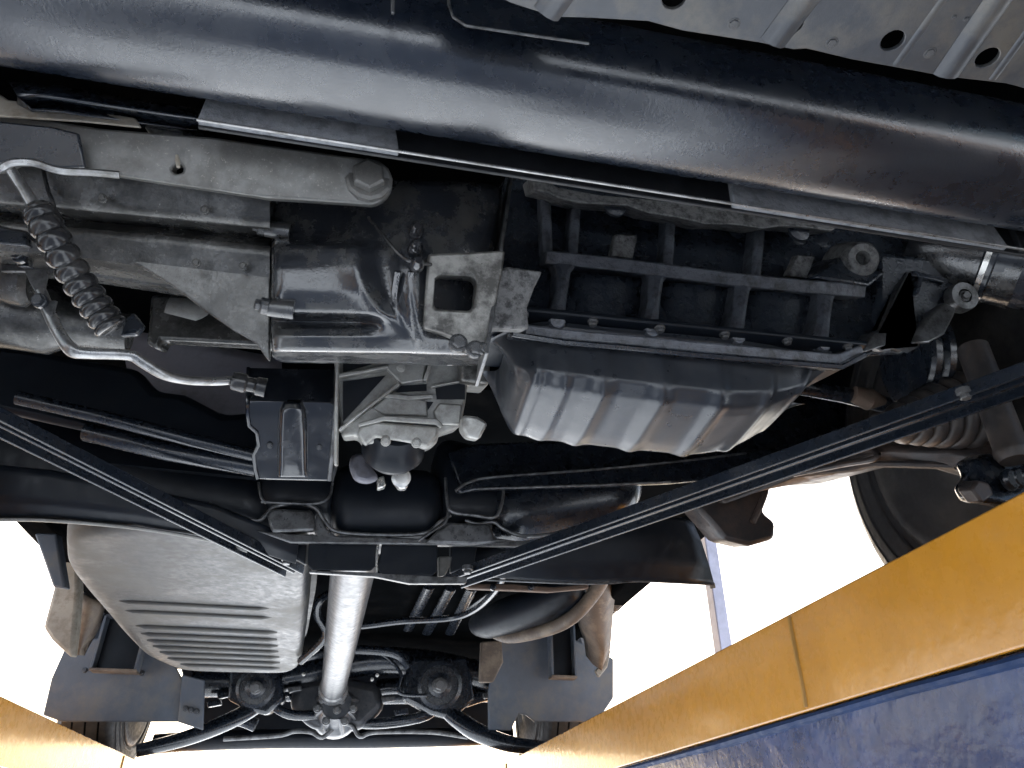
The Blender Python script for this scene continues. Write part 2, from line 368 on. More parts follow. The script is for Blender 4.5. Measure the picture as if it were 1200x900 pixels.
fl('lit_flange_lip', 247, 1500, 1.1445, 1.1395, M['rod'], -.001, .0022, .0005)  # bright strip painted for the flange's lower edge catching light
fl('flange_pad', 247, 465, 1.222, 1.146, M['pad'], .001, .008, .0012)
fl('flange_pad', 852, 1150, 1.222, 1.146, M['pad'], .001, .008, .0012)
fl('flange_pad', 1175, 1400, 1.222, 1.146, M['flange'], .001, .008, .0012)

# --- perforated splash panel
zp = .372
edge = [(560, -14), (600, 4), (650, 20), (690, 21), (760, 25), (800, 36), (890, 50), (930, 58), (945, 57), (1000, 70), (1050, 79), (1110, 90), (1180, 98), (1210, 106), (1300, 122), (1420, 140)]
e3 = [PZ(a, b, zp) for a, b in edge]
hl = []
for hx, hy in ((790, -2), (928, 28), (1046, 48), (1157, 68), (1268, 86)):
    c = PZ(hx, hy, zp); hl.append([c+Vector((math.cos(t*math.pi/9)*.0062, math.sin(t*math.pi/9)*.0062, 0)) for t in range(18)])
out = e3+[Vector((e3[-1].x, -.02, zp)), Vector((e3[0].x, -.02, zp))]
pn = prism('splash_panel', out, (0, 0, .003), M['panel'], V, .0006, hl)
for a, b in (((1050, 76), (1118, -18)), ((1163, 93), (1260, -40)), ((905, 50), (965, -30)), ((1108, 88), (1190, -30)), ((640, 16), (680, -40))):
    A, B = PZ(*a, zp), PZ(*b, zp); B = A+(B-A)*1.0
    tube('rib', [A+Vector((0, 0, .001)), B+Vector((0, 0, .001))], .0030 if a[0] in (1050, 1163) else .008, M['panel'], pn, n=10, flat=.55)
for a in ((860, 28), (975, 50), (1090, 62), (1118, 20), (1132, 22)):
    bolt(pn, PZ(*a, zp), (0, 0, -1), .0035 if a[1] > 24 else .0015, M['panel'], h=.001)
# bent black plate behind it
traceY('bracket_plate', [(524, -40), (526, 6), (531, 20), (546, 30), (620, 41), (690, 51), (692, 45), (640, 8), (640, -40)], .262, .004, M['frame'], V, .0012)
tube('lit_plate_edge', [PY(524, -40, .261), PY(526, 6, .261), PY(531, 20, .261), PY(546, 30, .261), PY(620, 41, .261), PY(690, 51, .261)], .0009, M['edge'], V, n=6)  # pale line painting the light along the black plate's bent edge
traceY('bracket_plate', [(458, -30), (463, -30), (462, 14), (458, 14)], .262, .006, M['edge'], V, .0005)

# --- engine mount arm with bolt, upper left
ya = .425
c0 = (432, 213)
arm = [(-40, 128), (0, 134), (60, 141), (115, 150), (250, 161), (400, 182), (430, 186)]
for t in range(-80, 100, 15):
    arm.append((c0[0]+28*math.cos(R(t)), c0[1]+27*math.sin(R(t))))
arm += [(410, 238), (315, 232), (200, 215), (125, 203), (105, 200), (70, 200), (40, 191), (15, 191), (0, 200), (-40, 196)]
am = traceY('engine_mount_arm', arm, ya, .012, M['arm'], V, .0022, tilt=30, holes=[[(208+7*math.cos(R(t)), 198+5.5*math.sin(R(t))) for t in range(0, 360, 30)]])
bolt(am, PY(432, 213, ya)+Vector((0, -.002, 0)), (0, -1, -.25), .0185, M['arm'], h=.012)
tube('light_streak', [PY(207, 180, ya-.001), PY(208, 188, ya-.002), PY(209, 196, ya-.0005)], [.0008, .0018, .0014], M['beige'], am, n=8)  # light streak above the slot, drawn as a pale drop
tube('lit_arm_lip', [PY(-30, 212, ya-.006), PY(0, 198, ya-.006), PY(15, 191, ya-.008), PY(40, 191, ya-.008), PY(70, 200, ya-.006), PY(105, 202, ya-.003), PY(140, 205, ya-.001)], .0028, M['rod'], am, n=8, smooth_path=5)  # brighter steel puts the lit lower edge into the colour
traceY('mount_gusset', [(-30, 138), (0, 142), (60, 148), (92, 156), (100, 196), (70, 197), (40, 188), (15, 187), (-30, 200)], ya-.006, .003, M['frame'], am, .0015, tilt=30)
# beige plate and parts seen through the flange cut-out
traceY('mount_plate', [(-40, 104), (0, 111), (8, 117), (27, 119), (48, 115), (65, 121), (90, 128), (158, 138), (164, 149), (95, 142), (30, 138), (-40, 134)], .41, .004, M['beige'], V, .001)
for i, px in enumerate((190, 197)):
    lathe('washer', PY(px, 147+i*2, .43), (.15, -.8, -.3), [(0, .012), (.002, .0125), (.004, .012)], M['rod'], V, n=20)
rowsY('bumper_stay', [[(10, 96, .40), (70, 100, .39), (130, 112, .40), (250, 130, .41)], [(20, 112, .385), (48, 113, .375), (130, 125, .39), (245, 140, .40)], [(20, 122, .41), (60, 118, .40), (150, 133, .41), (240, 152, .42)]], M['frame'], V, back=(0, .02, .01), auto=180)

# --- gearbox: dirty aluminium case at the left
g1 = rowsY('gearbox_case', [
    [(-60, 178, .475), (60, 190, .475), (200, 205, .475), (316, 218, .475)],
    [(-60, 232, .482), (60, 240, .482), (200, 254, .482), (316, 266, .482)],
    [(-60, 248, .510), (60, 256, .510), (200, 268, .510), (316, 280, .510)],
    [(-60, 258, .500), (60, 266, .500), (200, 279, .500), (316, 292, .500)],
    [(-60, 290, .505), (60, 297, .505), (160, 311, .505), (316, 330, .505)],
    [(-60, 300, .530), (60, 305, .530), (170, 322, .530), (316, 345, .540)]], M['case'], V, tilt=24, back=(0, .05, .02), dens=4, auto=75)
g2 = traceY('guard_plate', [(150, 306), (165, 312), (205, 337), (240, 364), (275, 388), (300, 402), (312, 420), (316, 424), (317, 300), (240, 296)], .525, .007, M['case'], V, .003, tilt=24)
# black box section and oil-wet bell housing: one continuous casting
gpx = [313, 332, 350, 380, 403, 414, 426, 448, 464, 480, 500, 545, 598]
gsh = [0, 0, 0, .25, .8, 1, 1, .75, .45, .25, .05, 0, 0]
grow = [  # (py, ridge shift, distances)
    (196, 0, [.505, .505, .505, .504, .502, .500, .497, .492, .488, .485, .488, .495, .500]),
    (245, 0, [.505, .505, .505, .503, .499, .494, .492, .490, .484, .479, .483, .493, .500]),
    (276, 0, [.504, .504, .504, .502, .496, .486, .487, .489, .480, .472, .479, .492, .500]),
    (286, 1, [.481, .480, .479, .478, .476, .469, .475, .488, .477, .469, .478, .492, .501]),
    (312, 3, [.475, .473, .475, .475, .474, .466, .474, .487, .474, .465, .477, .494, .503]),
    (342, 13, [.475, .474, .475, .475, .474, .467, .475, .485, .474, .466, .478, .496, .505]),
    (366, 28, [.481, .480, .481, .481, .480, .472, .477, .483, .476, .470, .480, .497, .505]),
    (376, 34, [.505, .505, .505, .504, .500, .482, .480, .483, .479, .474, .482, .496, .502]),
    (384, 40, [.492, .492, .491, .490, .490, .486, .482, .483, .481, .478, .483, .492, .497]),
    (394, 46, [.488, .488, .488, .488, .488, .487, .485, .485, .484, .482, .484, .489, .494]),
    (411, 46, [.494, .494, .494, .494, .494, .494, .493, .493, .493, .493, .494, .496, .500]),
    (415, 46, [.515]*13)]
gb = rowsY('gearbox_housing', [[(x+sh*k-(0 if x < 590 else (py-200)*.12), py+(x-313)*(.02 if py > 290 else .04), yv) for x, k, yv in zip(gpx, gsh, ys_)] for py, sh, ys_ in grow],
    M['oily'], V, back=(0, .06, .03), dens=3, auto=180, tilt=22, sub=1)
bell = gb
for px, py in ((304, 266), (307, 358)):
    bolt(g1, PY(px, py, .485), (-1, -.3, -.1), .0065, M['oily'])
    lathe('bolt_boss', PY(px+7, py+2, .488), (1, 0, 0), [(0, .007), (.02, .008)], M['oily'], g1, n=14)
tube('breather_hose', [PY(432, 255, .455), PY(448, 275, .452), (PY(470, 300, .452)), PY(488, 308, .452), PY(505, 310, .46)], .0016, M['hose'], bell, n=8, smooth_path=6)
for k, (px, py) in enumerate(((487, 272), (486, 292), (488, 312))):
    lathe('oil_wet_stud', PY(px, py, .456), (0.1, -1, -.2), [(0, .006), (.006, .0055), (.010, .003)], M['wet'], bell, n=12)
for a in (((466, 318), (462, 350), (468, 380)), ((482, 318), (479, 350), (478, 384))):
    tube('casting_ridge', [PY(q[0], q[1], .462+.02*n_) for n_, q in enumerate(a)], .003, M['wet'], bell, n=8, smooth_path=4)
# bell housing flange with square window
fp = traceY('joint_flange', [(502, 297), (540, 296), (592, 293), (589, 320), (582, 350), (574, 390), (568, 412), (545, 412), (540, 398), (520, 390), (496, 384), (498, 345), (500, 320)], .470, .02, M['joint'], V, .002, tilt=22,
            holes=[[(510, 326), (516, 322), (554, 324), (559, 330), (556, 358), (550, 364), (512, 362), (508, 357)]])
prism('joint_plate', [PY(598, 203, .47), PY(602, 203, .47), PY(573, 414, .47), PY(568, 414, .47)], (0, .05, 0), M['edge'], V, .0008)
bolt(fp, PY(537, 402, .476), (0, -1, -.3), .0075, M['oily']); bolt(fp, PY(557, 409, .477), (0, -1, -.3), .007, M['oily']); bolt(fp, PY(566, 408, .474), (.3, -1, -.3), .005, M['oily'])
traceY('starter_lug', [(584, 318), (594, 312), (636, 318), (626, 338), (618, 360), (620, 386), (576, 384)], .50, .03, M['rail'], V, .0025, tilt=22)

# --- engine block
yb = .60
blk = traceY('engine_block', [(596, 200), (1130, 270), (1120, 330), (1060, 400), (990, 428), (760, 408), (575, 396)], yb, .18, M['block'], V, .003)
def bar(name, pts, yy, w, d, mat, parent, bev=.0018, tilt=0, c=None):
    """proud rib: strip of half width w px round the polyline, from plane yy back to the block"""
    L_, R_ = [], []
    for i, p in enumerate(pts):
        a = Vector(pts[max(i-1, 0)]); b_ = Vector(pts[min(i+1, len(pts)-1)]); t = (b_-a).normalized(); n = Vector((-t.y, t.x))
        ww = w[i] if isinstance(w, (list, tuple)) else w
        L_.append((p[0]+n.x*ww, p[1]+n.y*ww)); R_.append((p[0]-n.x*ww, p[1]-n.y*ww))
    return traceY(name, L_+R_[::-1], yy, d, mat, parent, bev, tilt=tilt, c=c)
bar('cast_rail', [(640, 301), (665, 303), (720, 309), (790, 318), (860, 327), (930, 334), (1015, 341)], .568, 8, .03, M['rib'], blk, tilt=30)
bar('cast_rail', [(615, 386), (660, 392), (740, 399), (820, 407), (900, 414), (985, 421), (1012, 410)], .566, 6.5, .035, M['rib'], blk, tilt=30)
bar('cast_rail', [(600, 391), (660, 401), (740, 408), (820, 416), (900, 423), (988, 430), (1016, 415)], .560, 3.2, .035, M['frame'], blk, .0012, tilt=30)
for a, b_ in (((663, 306), (652, 386)), ((772, 317), (762, 396)), ((874, 328), (862, 404)), ((972, 338), (962, 412))):
    m_ = ((a[0]+b_[0])/2+1, (a[1]+b_[1])/2)
    bar('rib', [a, ((a[0]*.85+b_[0]*.15), (a[1]*.85+b_[1]*.15)), m_, ((a[0]*.12+b_[0]*.88), (a[1]*.12+b_[1]*.88)), b_], .572, [16, 9, 7.5, 10, 20], .03, M['rib'], blk, .006)
    lathe('bolt_boss', PY(b_[0]-1, b_[1]-7, .574), (0, -1, -.35), [(-.01, .010), (.006, .009), (.009, .007)], M['rib'], blk, n=18)
for a, b_ in (((677, 228), (672, 302)), ((788, 250), (784, 317)), ((893, 266), (887, 327)), ((640, 220), (643, 300))):
    bar('rib', [a, b_], .578, 6, .025, M['rib'], blk, .004)
for k, px in enumerate((710, 752, 822, 856, 925, 955)):
    lathe('bore_bulge', PY(px, 268+.1*(px-710), .618), (0, -1, 0), [(0, .026), (.010, .024), (.017, .016), (.02, .004)], M['block'], blk, n=22)
# shallow barrel relief in each window
for (cx, cy) in ((712, 350), (818, 360), (918, 369)):
    bm = bmesh.new()
    rowsY('wall_relief', [[(cx-42, cy-30, .601), (cx-15, cy-28, .592), (cx+15, cy-26, .592), (cx+40, cy-24, .601)],
                          [(cx-44, cy+5, .601), (cx-15, cy+5, .589), (cx+14, cy+7, .591), (cx+38, cy+8, .601)],
                          [(cx-48, cy+36, .596), (cx-15, cy+37, .585), (cx+12, cy+38, .587), (cx+34, cy+40, .596)]], M['block'], blk, back=(0, .02, 0.01), dens=3, auto=180, tilt=18)
    bm.free()
traceY('casting_tab', [(722, 274), (747, 276), (742, 303), (716, 300)], .572, .012, M['rail'], blk, .0015, tilt=20)
traceY('casting_tab', [(935, 299), (956, 300), (946, 326), (924, 323)], .572, .012, M['rail'], blk, .0015, tilt=20)
traceY('manifold_rail', [(622, 206), (641, 208), (652, 219), (700, 228), (790, 236), (850, 243), (992, 254), (988, 262), (975, 271), (940, 266), (915, 265), (895, 268), (860, 263), (828, 263), (800, 256), (762, 250), (735, 241), (680, 238), (655, 232), (640, 225), (626, 222)], .545, .045, M['rail'], V, .0025)
for px, py in ((720, 243), (935, 272)):
    lathe('bolt_boss', PY(px, py, .560), (0, -1, -.2), [(0, .013), (.004, .013), (.006, .010)], M['block'], blk, n=18)

# --- oil pan (sump) with flutes running front to back on its floor
def sump():
    nu, nv = 120, 46; rows = []
    x0, x1 = .098, .492
    def prof(t):                               # (y, depth 0..1) from front rim round the floor to the back rim
        pts = [(.566, 0), (.572, .02), (.575, .45), (.578, .80), (.588, .96), (.606, 1.0), (.66, 1.06), (.685, 1.04), (.70, .9), (.705, .45), (.705, 0)]
        s = t*(len(pts)-1); i = min(int(s), len(pts)-2); f = s-i
        return pts[i][0]+(pts[i+1][0]-pts[i][0])*f, pts[i][1]+(pts[i+1][1]-pts[i][1])*f
    for j in range(nv+1):
        y, d = prof(j/nv); row = []
        for i in range(nu+1):
            u = i/nu
            e = .5-abs(u-.5)
            # ends taper: left end steep and round, right end ramps up
            dl = min(1, u/.15); dr = min(1, (1-u)/.42)
            k = (1-(1-dl)**2.2)**.5 * (1-(1-dr)**1.9)**.7
            depth = (.060+.012*math.sin(u*2.4))*k
            x = x0+(x1-x0)*u
            # shrink floor inward at the ends so that the walls slope
            x = x + (.020*(1-dl)**1.5-.03*(1-dr)**1.5)*d
            z = .438+.012*u - depth*d
            fl_ = 0
            if .20 < u < .97:
                ph = (u-.20)/.155
                s = ph-math.floor(ph)
                fl_ = (math.exp(-((s-.5)/.15)**2)-.30)*min(1, (u-.20)/.05)*min(1, (.97-u)/.1)
            elif u <= .2:
                fl_ = .45*math.sin(u*2*math.pi/.08)*min(1, u/.06)
            yy = y - .0036*fl_*min(1, d*2)*(1 if y < .60 else 0) + (.635-y)*(.60*(1-dl)**2+.4*(1-dr)**2.2)
            zz = z - .0038*fl_*min(1, d*1.2)*(1 if y >= .58 else .3)
            row.append(Vector((x, yy, zz)))
        rows.append(row)
    return loft('oil_pan', rows, M['pan'], V, auto=180)
pan = sump()
prism('pan_rim', [Vector((.094, .556, .441)), Vector((.30, .556, .447)), Vector((.495, .556, .4525)), Vector((.498, .60, .453)), Vector((.470, .66, .4520)), Vector((.094, .66, .441))], (0, 0, .006), M['black'], pan, .0015)
for i in range(6):
    bolt(pan, Vector((.125+.07*i, .562, .440+.0025*i)), (0, 0, -1), .0055, M['edge'])

# --- right end of the engine: bosses, filter, lugs
lathe('bolt_boss', PY(1010, 303, .545), (-.25, -.75, -.45), [(-.05, .030), (-.012, .022), (0, .019), (.004, .016), (.004, .008), (-.012, .007)], M['rail'], blk, n=24)
traceY('boss_web', [(955, 325), (985, 300), (1000, 312), (1040, 318), (1020, 336)], .555, .04, M['block'], blk, .004)
fh = lathe('filter_housing', PY(1065, 290, .60), (PY(1168, 312, .56)-PY(1065, 290, .60)), [(0, .030), (.02, .040), (.05, .044), (.085, .046), (.125, .047)], M['oily'], V, n=36)
ax = (PY(1168, 312, .56)-PY(1065, 290, .60)).normalized(); fo = PY(1150, 306, .565)
of = lathe('oil_filter', fo, ax, [(.000, .044), (.003, .049), (.006, .049), (.014, .050), (.016, .046), (.09, .046), (.10, .042)], M['filter'], V, n=44)
lathe('seal_ring', fo+ax*.0065, ax, [(-.0035, .0508), (.0025, .0508)], M['ring'], of, n=44)
for k in range(9):
    t = R(-118+k*3.2); up = Vector((0, 0, 1)); a_ = (up-ax*up.dot(ax)).normalized(); b2 = ax.cross(a_)
    for j in range(3):
        if random.random() < .25: continue
        d = (a_*math.cos(t)+b2*math.sin(t)); o_ = fo+ax*(.026+.017*j+random.uniform(0, .004))+d*.0463
        tube('printed_mark', [o_, o_+ax*random.uniform(.005, .013)], .0007, M['ink'], of, n=4)
# lugs and bracket below the filter
yl = .572
lathe('eye_lug', PY(1130, 347, yl), (-.1, -1, -.35), [(-.012, .018), (0, .0175), (.002, .0165), (.002, .0085), (-.006, .008)], M['edge'], V, n=24)
bolt(V, PY(1130, 347, yl), (-.1, -1, -.35), .007, M['edge'])
traceY('link_plate', [(1108, 354), (1122, 362), (1118, 372), (1108, 392), (1090, 402), (1070, 403), (1078, 384), (1092, 366)], yl, .01, M['edge'], V, .003)
traceY('hook_bracket', [(1064, 318), (1070, 320), (1056, 352), (1044, 382), (1040, 404), (1062, 412), (1074, 405), (1078, 396), (1060, 392), (1052, 386), (1046, 410), (1034, 412), (1020, 404), (1028, 388), (1036, 386), (1052, 345)], yl+.004, .012, M['edge'], V, .002)
traceY('timing_cover', [(1030, 296), (1130, 306), (1118, 345), (1090, 385), (1060, 415), (1008, 418), (1030, 350)], .592, .05, M['block'], V, .005, tilt=15)
bar('bracket_web', [(1070, 320), (1100, 326), (1112, 330)], .575, 3, .02, M['block'], V)
traceY('bracket_tab', [(1024, 390), (1040, 390), (1038, 405), (1016, 412), (1014, 405)], .566, .02, M['edge'], V, .0015)
bar('bracket_web', [(1080, 324), (1076, 340), (1072, 348)], .575, 3, .02, M['block'], V)
lathe('crank_pulley', PY(1060, 420, .70), (1, -.15, 0), [(0, .06), (.004, .064), (.012, .064), (.016, .058), (.022, .064), (.03, .064), (.034, .05)], M['frame'], V, n=40)

# --- corrugated hose, rod and bent pipe at the left
hp = [PY(46, 248, .444), PY(64, 282, .452), PY(90, 326, .47), PY(113, 360, .482), PY(132, 386, .49)]
hp = spline(hp, 12)
rr = []; L_ = len(hp)
pp = []; 
nseg = 10*12
for i in range(nseg+1):
    t = i/nseg*(L_-1); a = min(int(t), L_-2); pp.append(hp[a].lerp(hp[a+1], t-a)); s = (i % 12)/12
    rr.append(.0094+.0026*math.sin(math.pi*s)**.6 if s > 0 else .0090)
hs = tube('corrugated_hose', pp, rr, M['hose'], V, n=18, auto=180)
tube('guide_rod', [PY(8, 192, .43), PY(28, 222, .437), PY(48, 254, .444)], [.0036, .004, .005], M['rod'], V, n=10)
lathe('hose_collar', PY(45, 246, .444), PY(64, 282, .452)-PY(46, 248, .444), [(-.004, .007), (0, .0105), (.007, .0105), (.010, .008)], M['hose'], hs, n=18)
traceY('hose_clip', [(148, 372), (156, 366), (168, 382), (160, 392), (140, 394)], .50, .008, M['frame'], hs, .0015)
bp = [PY(48, 343, .545), PY(60, 372, .548), PY(72, 395, .55), PY(84, 410, .55), PY(100, 414, .552), PY(150, 416, .56), PY(166, 424, .565), PY(190, 438, .575), PY(215, 445, .59), PY(250, 447, .605), PY(285, 445, .62)]
pipe = tube('bent_pipe', bp, [.0065]*3+[.007]+[.0055]*4+[.005]*3, M['rod'], V, n=12, smooth_path=4, flat=.75)
traceY('pipe_bracket', [(27, 314), (56, 316), (52, 338), (58, 352), (66, 352), (60, 372), (52, 366), (42, 345), (34, 330)], .54, .004, M['edge'], pipe, .001)
traceY('pipe_bracket', [(18, 290), (30, 288), (33, 312), (20, 312)], .543, .01, M['frame'], pipe, .001)
lathe('pipe_nut', PY(272, 446, .615), (1, .15, -.05), [(0, .008), (.004, .009), (.012, .009), (.014, .007), (.02, .007), (.022, .009), (.03, .009)], M['hose'], pipe, n=12)
# pale casting and grey liner seen behind the guard plate
traceY('side_casting', [(176, 345), (215, 345), (310, 380), (330, 405), (300, 404), (190, 398), (185, 410), (170, 402), (173, 385)], .62, .03, M['case'], V, .004)
lathe('side_casting', PY(200, 372, .64), (1, 0, -.05), [(0, .022), (.03, .024), (.04, .02), (.10, .018), (.16, .016)], M['caselight'], V, n=28)
lathe('drive_joint', PY(-5, 365, .66), (1, .1, 0), [(0, .034), (.05, .034), (.07, .022), (.12, .02)], M['case'], V, n=28)
lathe('drive_joint', PY(-10, 320, .60), (1, .1, 0), [(0, .022), (.02, .026), (.03, .026), (.035, .02)], M['case'], V, n=24)
rowsY('wheel_liner', [[(140, 385, 1.06), (230, 400, 1.05), (330, 420, 1.04)], [(150, 440, 1.05), (230, 450, 1.04), (330, 470, 1.03)], [(170, 475, 1.03), (240, 492, 1.02), (330, 508, 1.02)]], M['liner'], V, back=(0, .004, 0), auto=180)
traceY('inner_panel', [(-60, 398), (30, 408), (90, 420), (160, 432), (182, 458), (215, 462), (240, 475), (262, 486), (300, 482), (300, 545), (100, 505), (-60, 470)], .93, .03, M['black'], V, .01)
tube('wire', [PY(50, 196, .455), PY(56, 222, .462), PY(64, 244, .468), PY(62, 262, .474), PY(84, 300, .49)], .0016, M['hose'], V, n=6, smooth_path=5)
tube('wire', [PY(-20, 262, .475), PY(10, 270, .48), PY(34, 276, .484), PY(60, 300, .49), PY(88, 345, .51), PY(120, 372, .53)], .0022, M['hose'], V, n=6, smooth_path=5)
traceY('bracket_plate', [(-20, 268), (28, 272), (32, 288), (-20, 284)], .478, .01, M['frame'], V, .0015)
for px, py in ((22, 300), (46, 352)): bolt(pipe, PY(px, py, .535), (0, -1, -.3), .006, M['frame'])
for px, py, yy in ((120, 232, .462), (240, 246, .464), (285, 312, .502), (230, 308, .497)): bolt(g1, PY(px, py, yy), (0, -1, -.5), .0035, M['case'])
traceY('bracket_plate', [(0, 290), (34, 290), (34, 318), (0, 318)], .56, .006, M['edge'], V, .001)

# --- black stamped damper box
ys = .80
fold = lambda py: ys-.025+max(0, py-474)*.00085
outl = [(431, 291, 395), (450, 290, 395), (470, 290, 395), (485, 290, 394), (499, 292, 393), (507, 301, 392), (522, 303, 391), (533, 297, 390), (550, 299, 388), (561, 302, 387)]
shield = rowsY('damper_cover', [[(a+(b-a)*u, py+2*u, fold(py)) for u in (0, .12, .5, .88, 1)] for py, a, b in outl]
    + [[(304+82*u, 562+2*u, fold(561)+.03) for u in (0, .12, .5, .88, 1)]], M['cover'], V, back=(0, .01, .004), dens=3, auto=45, bevel=.0025)
em = []
for py, hw, h_ in ((468, 6, .001), (472, 12, .006), (480, 16, .009), (500, 17.5, .010), (525, 18, .010), (550, 18, .009), (559, 18, .007)):
    em.append([(343+hw*u, py, fold(py)-.0005-h_*v) for u, v in ((-1, 0), (-.86, .75), (-.6, 1), (0, .92), (.6, 1), (.86, .75), (1, 0))])
rowsY('cover_emboss', em, M['cover'], shield, back=(0, .004, .002), dens=4, auto=180)
for px, py in ((316, 522), (374, 524)): bolt(shield, PY(px, py, fold(py)-.002), (0, -1, -.4), .0035, M['frame'])
tube('cover_glint_lip', [PY(a, py, fold(py)-.001) for py, a, b in outl], .0022, M['cover'], shield, n=8)
tube('cover_glint_lip', [PY(b-1, py+2, fold(py)-.001) for py, a, b in outl], .0026, M['edge'], shield, n=8)  # paler tube carries the cover's bright edge highlight
traceY('cover_side', [(395, 433), (399, 436), (398, 470), (395, 500), (393, 545), (388, 563)], ys+.045, .05, M['edge'], shield, .001)

# --- pale transfer case with ribs
yt = .72
tc_ = traceY('transfer_case', [(390, 404), (470, 410), (575, 420), (573, 452), (548, 450), (546, 470), (540, 500), (515, 508), (512, 520), (500, 526), (470, 520), (425, 520), (418, 510), (400, 512), (396, 480)], yt+.03, .06, M['caselight'], V, .004, tilt=22, c=PY(470, 470, yt+.03))
tcc = PY(470, 470, yt+.03); TT = 22
tof = lambda d_: tcc+Vector((0, -d_, 0))
def ridge(px, off, w, d=.02, m='caselight', bev=.0012): return bar('casting_rib', px, 0, w, d, M[m], tc_, bev, tilt=TT, c=tof(off))
ridge([(395, 440), (420, 436), (455, 429)], .018, [2.5, 2.2, 2])
ridge([(397, 504), (430, 478), (468, 449)], .020, [1.8, 1.8, 2.2])
ridge([(420, 498), (450, 490), (512, 494), (518, 500)], .022, [2, 3, 3.5, 2.5])
ridge([(448, 463), (480, 466), (508, 464)], .014, [2.5, 3, 2])
ridge([(396, 408), (395, 440), (394, 480), (393, 545)], .022, [1.8, 1.8, 2.2, 2], .03)
ridge([(505, 453), (530, 448), (552, 444)], .012, [1.2, 1.5, 1.2])
ridge([(505, 418), (503, 432), (498, 446)], .016, [2.5, 2.5, 2.5])
ridge([(400, 412), (470, 418), (560, 426)], .012, [2, 2, 2])
traceY('casting_pad', [(458, 420), (500, 424), (496, 446), (470, 450), (452, 432)], 0, .02, M['caselight'], tc_, .002, tilt=TT, c=tof(.010))
traceY('casting_pad', [(422, 500), (440, 494), (514, 500), (512, 512), (500, 524), (488, 520), (440, 512), (428, 522), (418, 508)], 0, .025, M['caselight'], tc_, .003, tilt=TT, c=tof(.016))
traceY('casting_pad', [(515, 472), (542, 474), (539, 498), (512, 497), (508, 482)], 0, .02, M['caselight'], tc_, .002, tilt=TT, c=tof(.008))
traceY('casting_pad', [(436, 478), (462, 458), (500, 470), (502, 488), (450, 486)], 0, .02, M['caselight'], tc_, .002, tilt=TT, c=tof(.007))
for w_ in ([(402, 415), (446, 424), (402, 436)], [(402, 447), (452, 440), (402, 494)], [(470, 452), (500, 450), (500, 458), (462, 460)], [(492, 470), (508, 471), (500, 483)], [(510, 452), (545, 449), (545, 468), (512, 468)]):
    traceY('pocket_shade', w_, 0, .003, M['black'], tc_, 0, tilt=TT, c=tof(.0025))  # thin black sheets painting the shade of recesses between the ribs
for px, py in ((452, 515), (488, 518)): bolt(tc_, PT(px, py, tof(.018), TT), (0, -1, -.4), .005, M['caselight'])
traceY('casting_lug', [(543, 486), (560, 488), (572, 496), (562, 515), (548, 512), (541, 502)], yt, .03, M['caselight'], tc_, .003, tilt=22)
traceY('casting_lug', [(540, 412), (575, 420), (573, 450), (540, 446)], yt-.02, .03, M['joint'], tc_, .003, tilt=22)
for px, py in ((452, 517), (488, 519), (470, 430)): bolt(tc_, PY(px, py, yt+.004), (0, -1, -.4), .0055, M['caselight'])
# output joint under the transfer case
jt = lathe('output_joint', PY(462, 517, .79), (0, .8, -.3), [(-.02, .030), (0, .034), (.006, .037), (.016, .037), (.02, .032), (.026, .030)], M['black'], V, n=32)
traceY('joint_yoke', [(408, 545), (412, 532), (428, 530), (434, 545), (445, 560), (430, 566), (415, 562)], .90, .03, M['liner'], V, .006)
traceY('joint_yoke', [(460, 562), (474, 548), (480, 546), (478, 572), (468, 573)], .86, .03, M['ring'], V, .003)
traceY('joint_yoke', [(442, 560), (450, 557), (452, 570), (442, 573)], .86, .03, M['ring'], V, .002)
lathe('joint_cap', PY(470, 560, .855), (0, -1, -.3), [(0, .012), (.003, .012), (.004, .008), (.006, .008)], M['ring'], V, n=18)

# --- subframe crossmember
zs = .36
sf = empty('subframe', (0, 1.1, .45), V)
def barrel(px0, px1, yy, top, bot, dep, mat, name='subframe_barrel', ends=.25):
    """rounded lateral barrel between photo columns with its front face at yy"""
    rows = []; n = 20
    for i in range(n+1):
        u = i/n; e = min(1, min(u, 1-u)/ends) if ends else 1; k = (1-(1-e)**2)**.5*.5+.5
        px = px0+(px1-px0)*u; t = top[0]+(top[1]-top[0])*u; b_ = bot[0]+(bot[1]-bot[0])*u; mid = (t+b_)/2; hh = (b_-t)/2
        row = []
        for j in range(16):
            a = 2*math.pi*j/16; c, s_ = math.cos(a), math.sin(a); ce = math.copysign(abs(c)**.7, c); se = math.copysign(abs(s_)**.7, s_)
            row.append(PY(px, mid+hh*k*se, yy)+Vector((0, dep/2-dep/2*ce*k, 0)))
        rows.append(row)
    return loft(name, rows, mat, sf, closed=True, auto=180)
barrel(-60, 330, 1.06, (420, 545), (560, 618), .12, M['black'], ends=.1)
barrel(388, 522, 1.03, (530, 540), (626, 624), .13, M['black'], ends=.18)
barrel(575, 760, 1.04, (520, 500), (632, 600), .12, M['frame'])
barrel(300, 400, 1.05, (500, 520), (598, 604), .1, M['black'])
barrel(510, 600, 1.05, (500, 520), (612, 616), .1, M['black'])
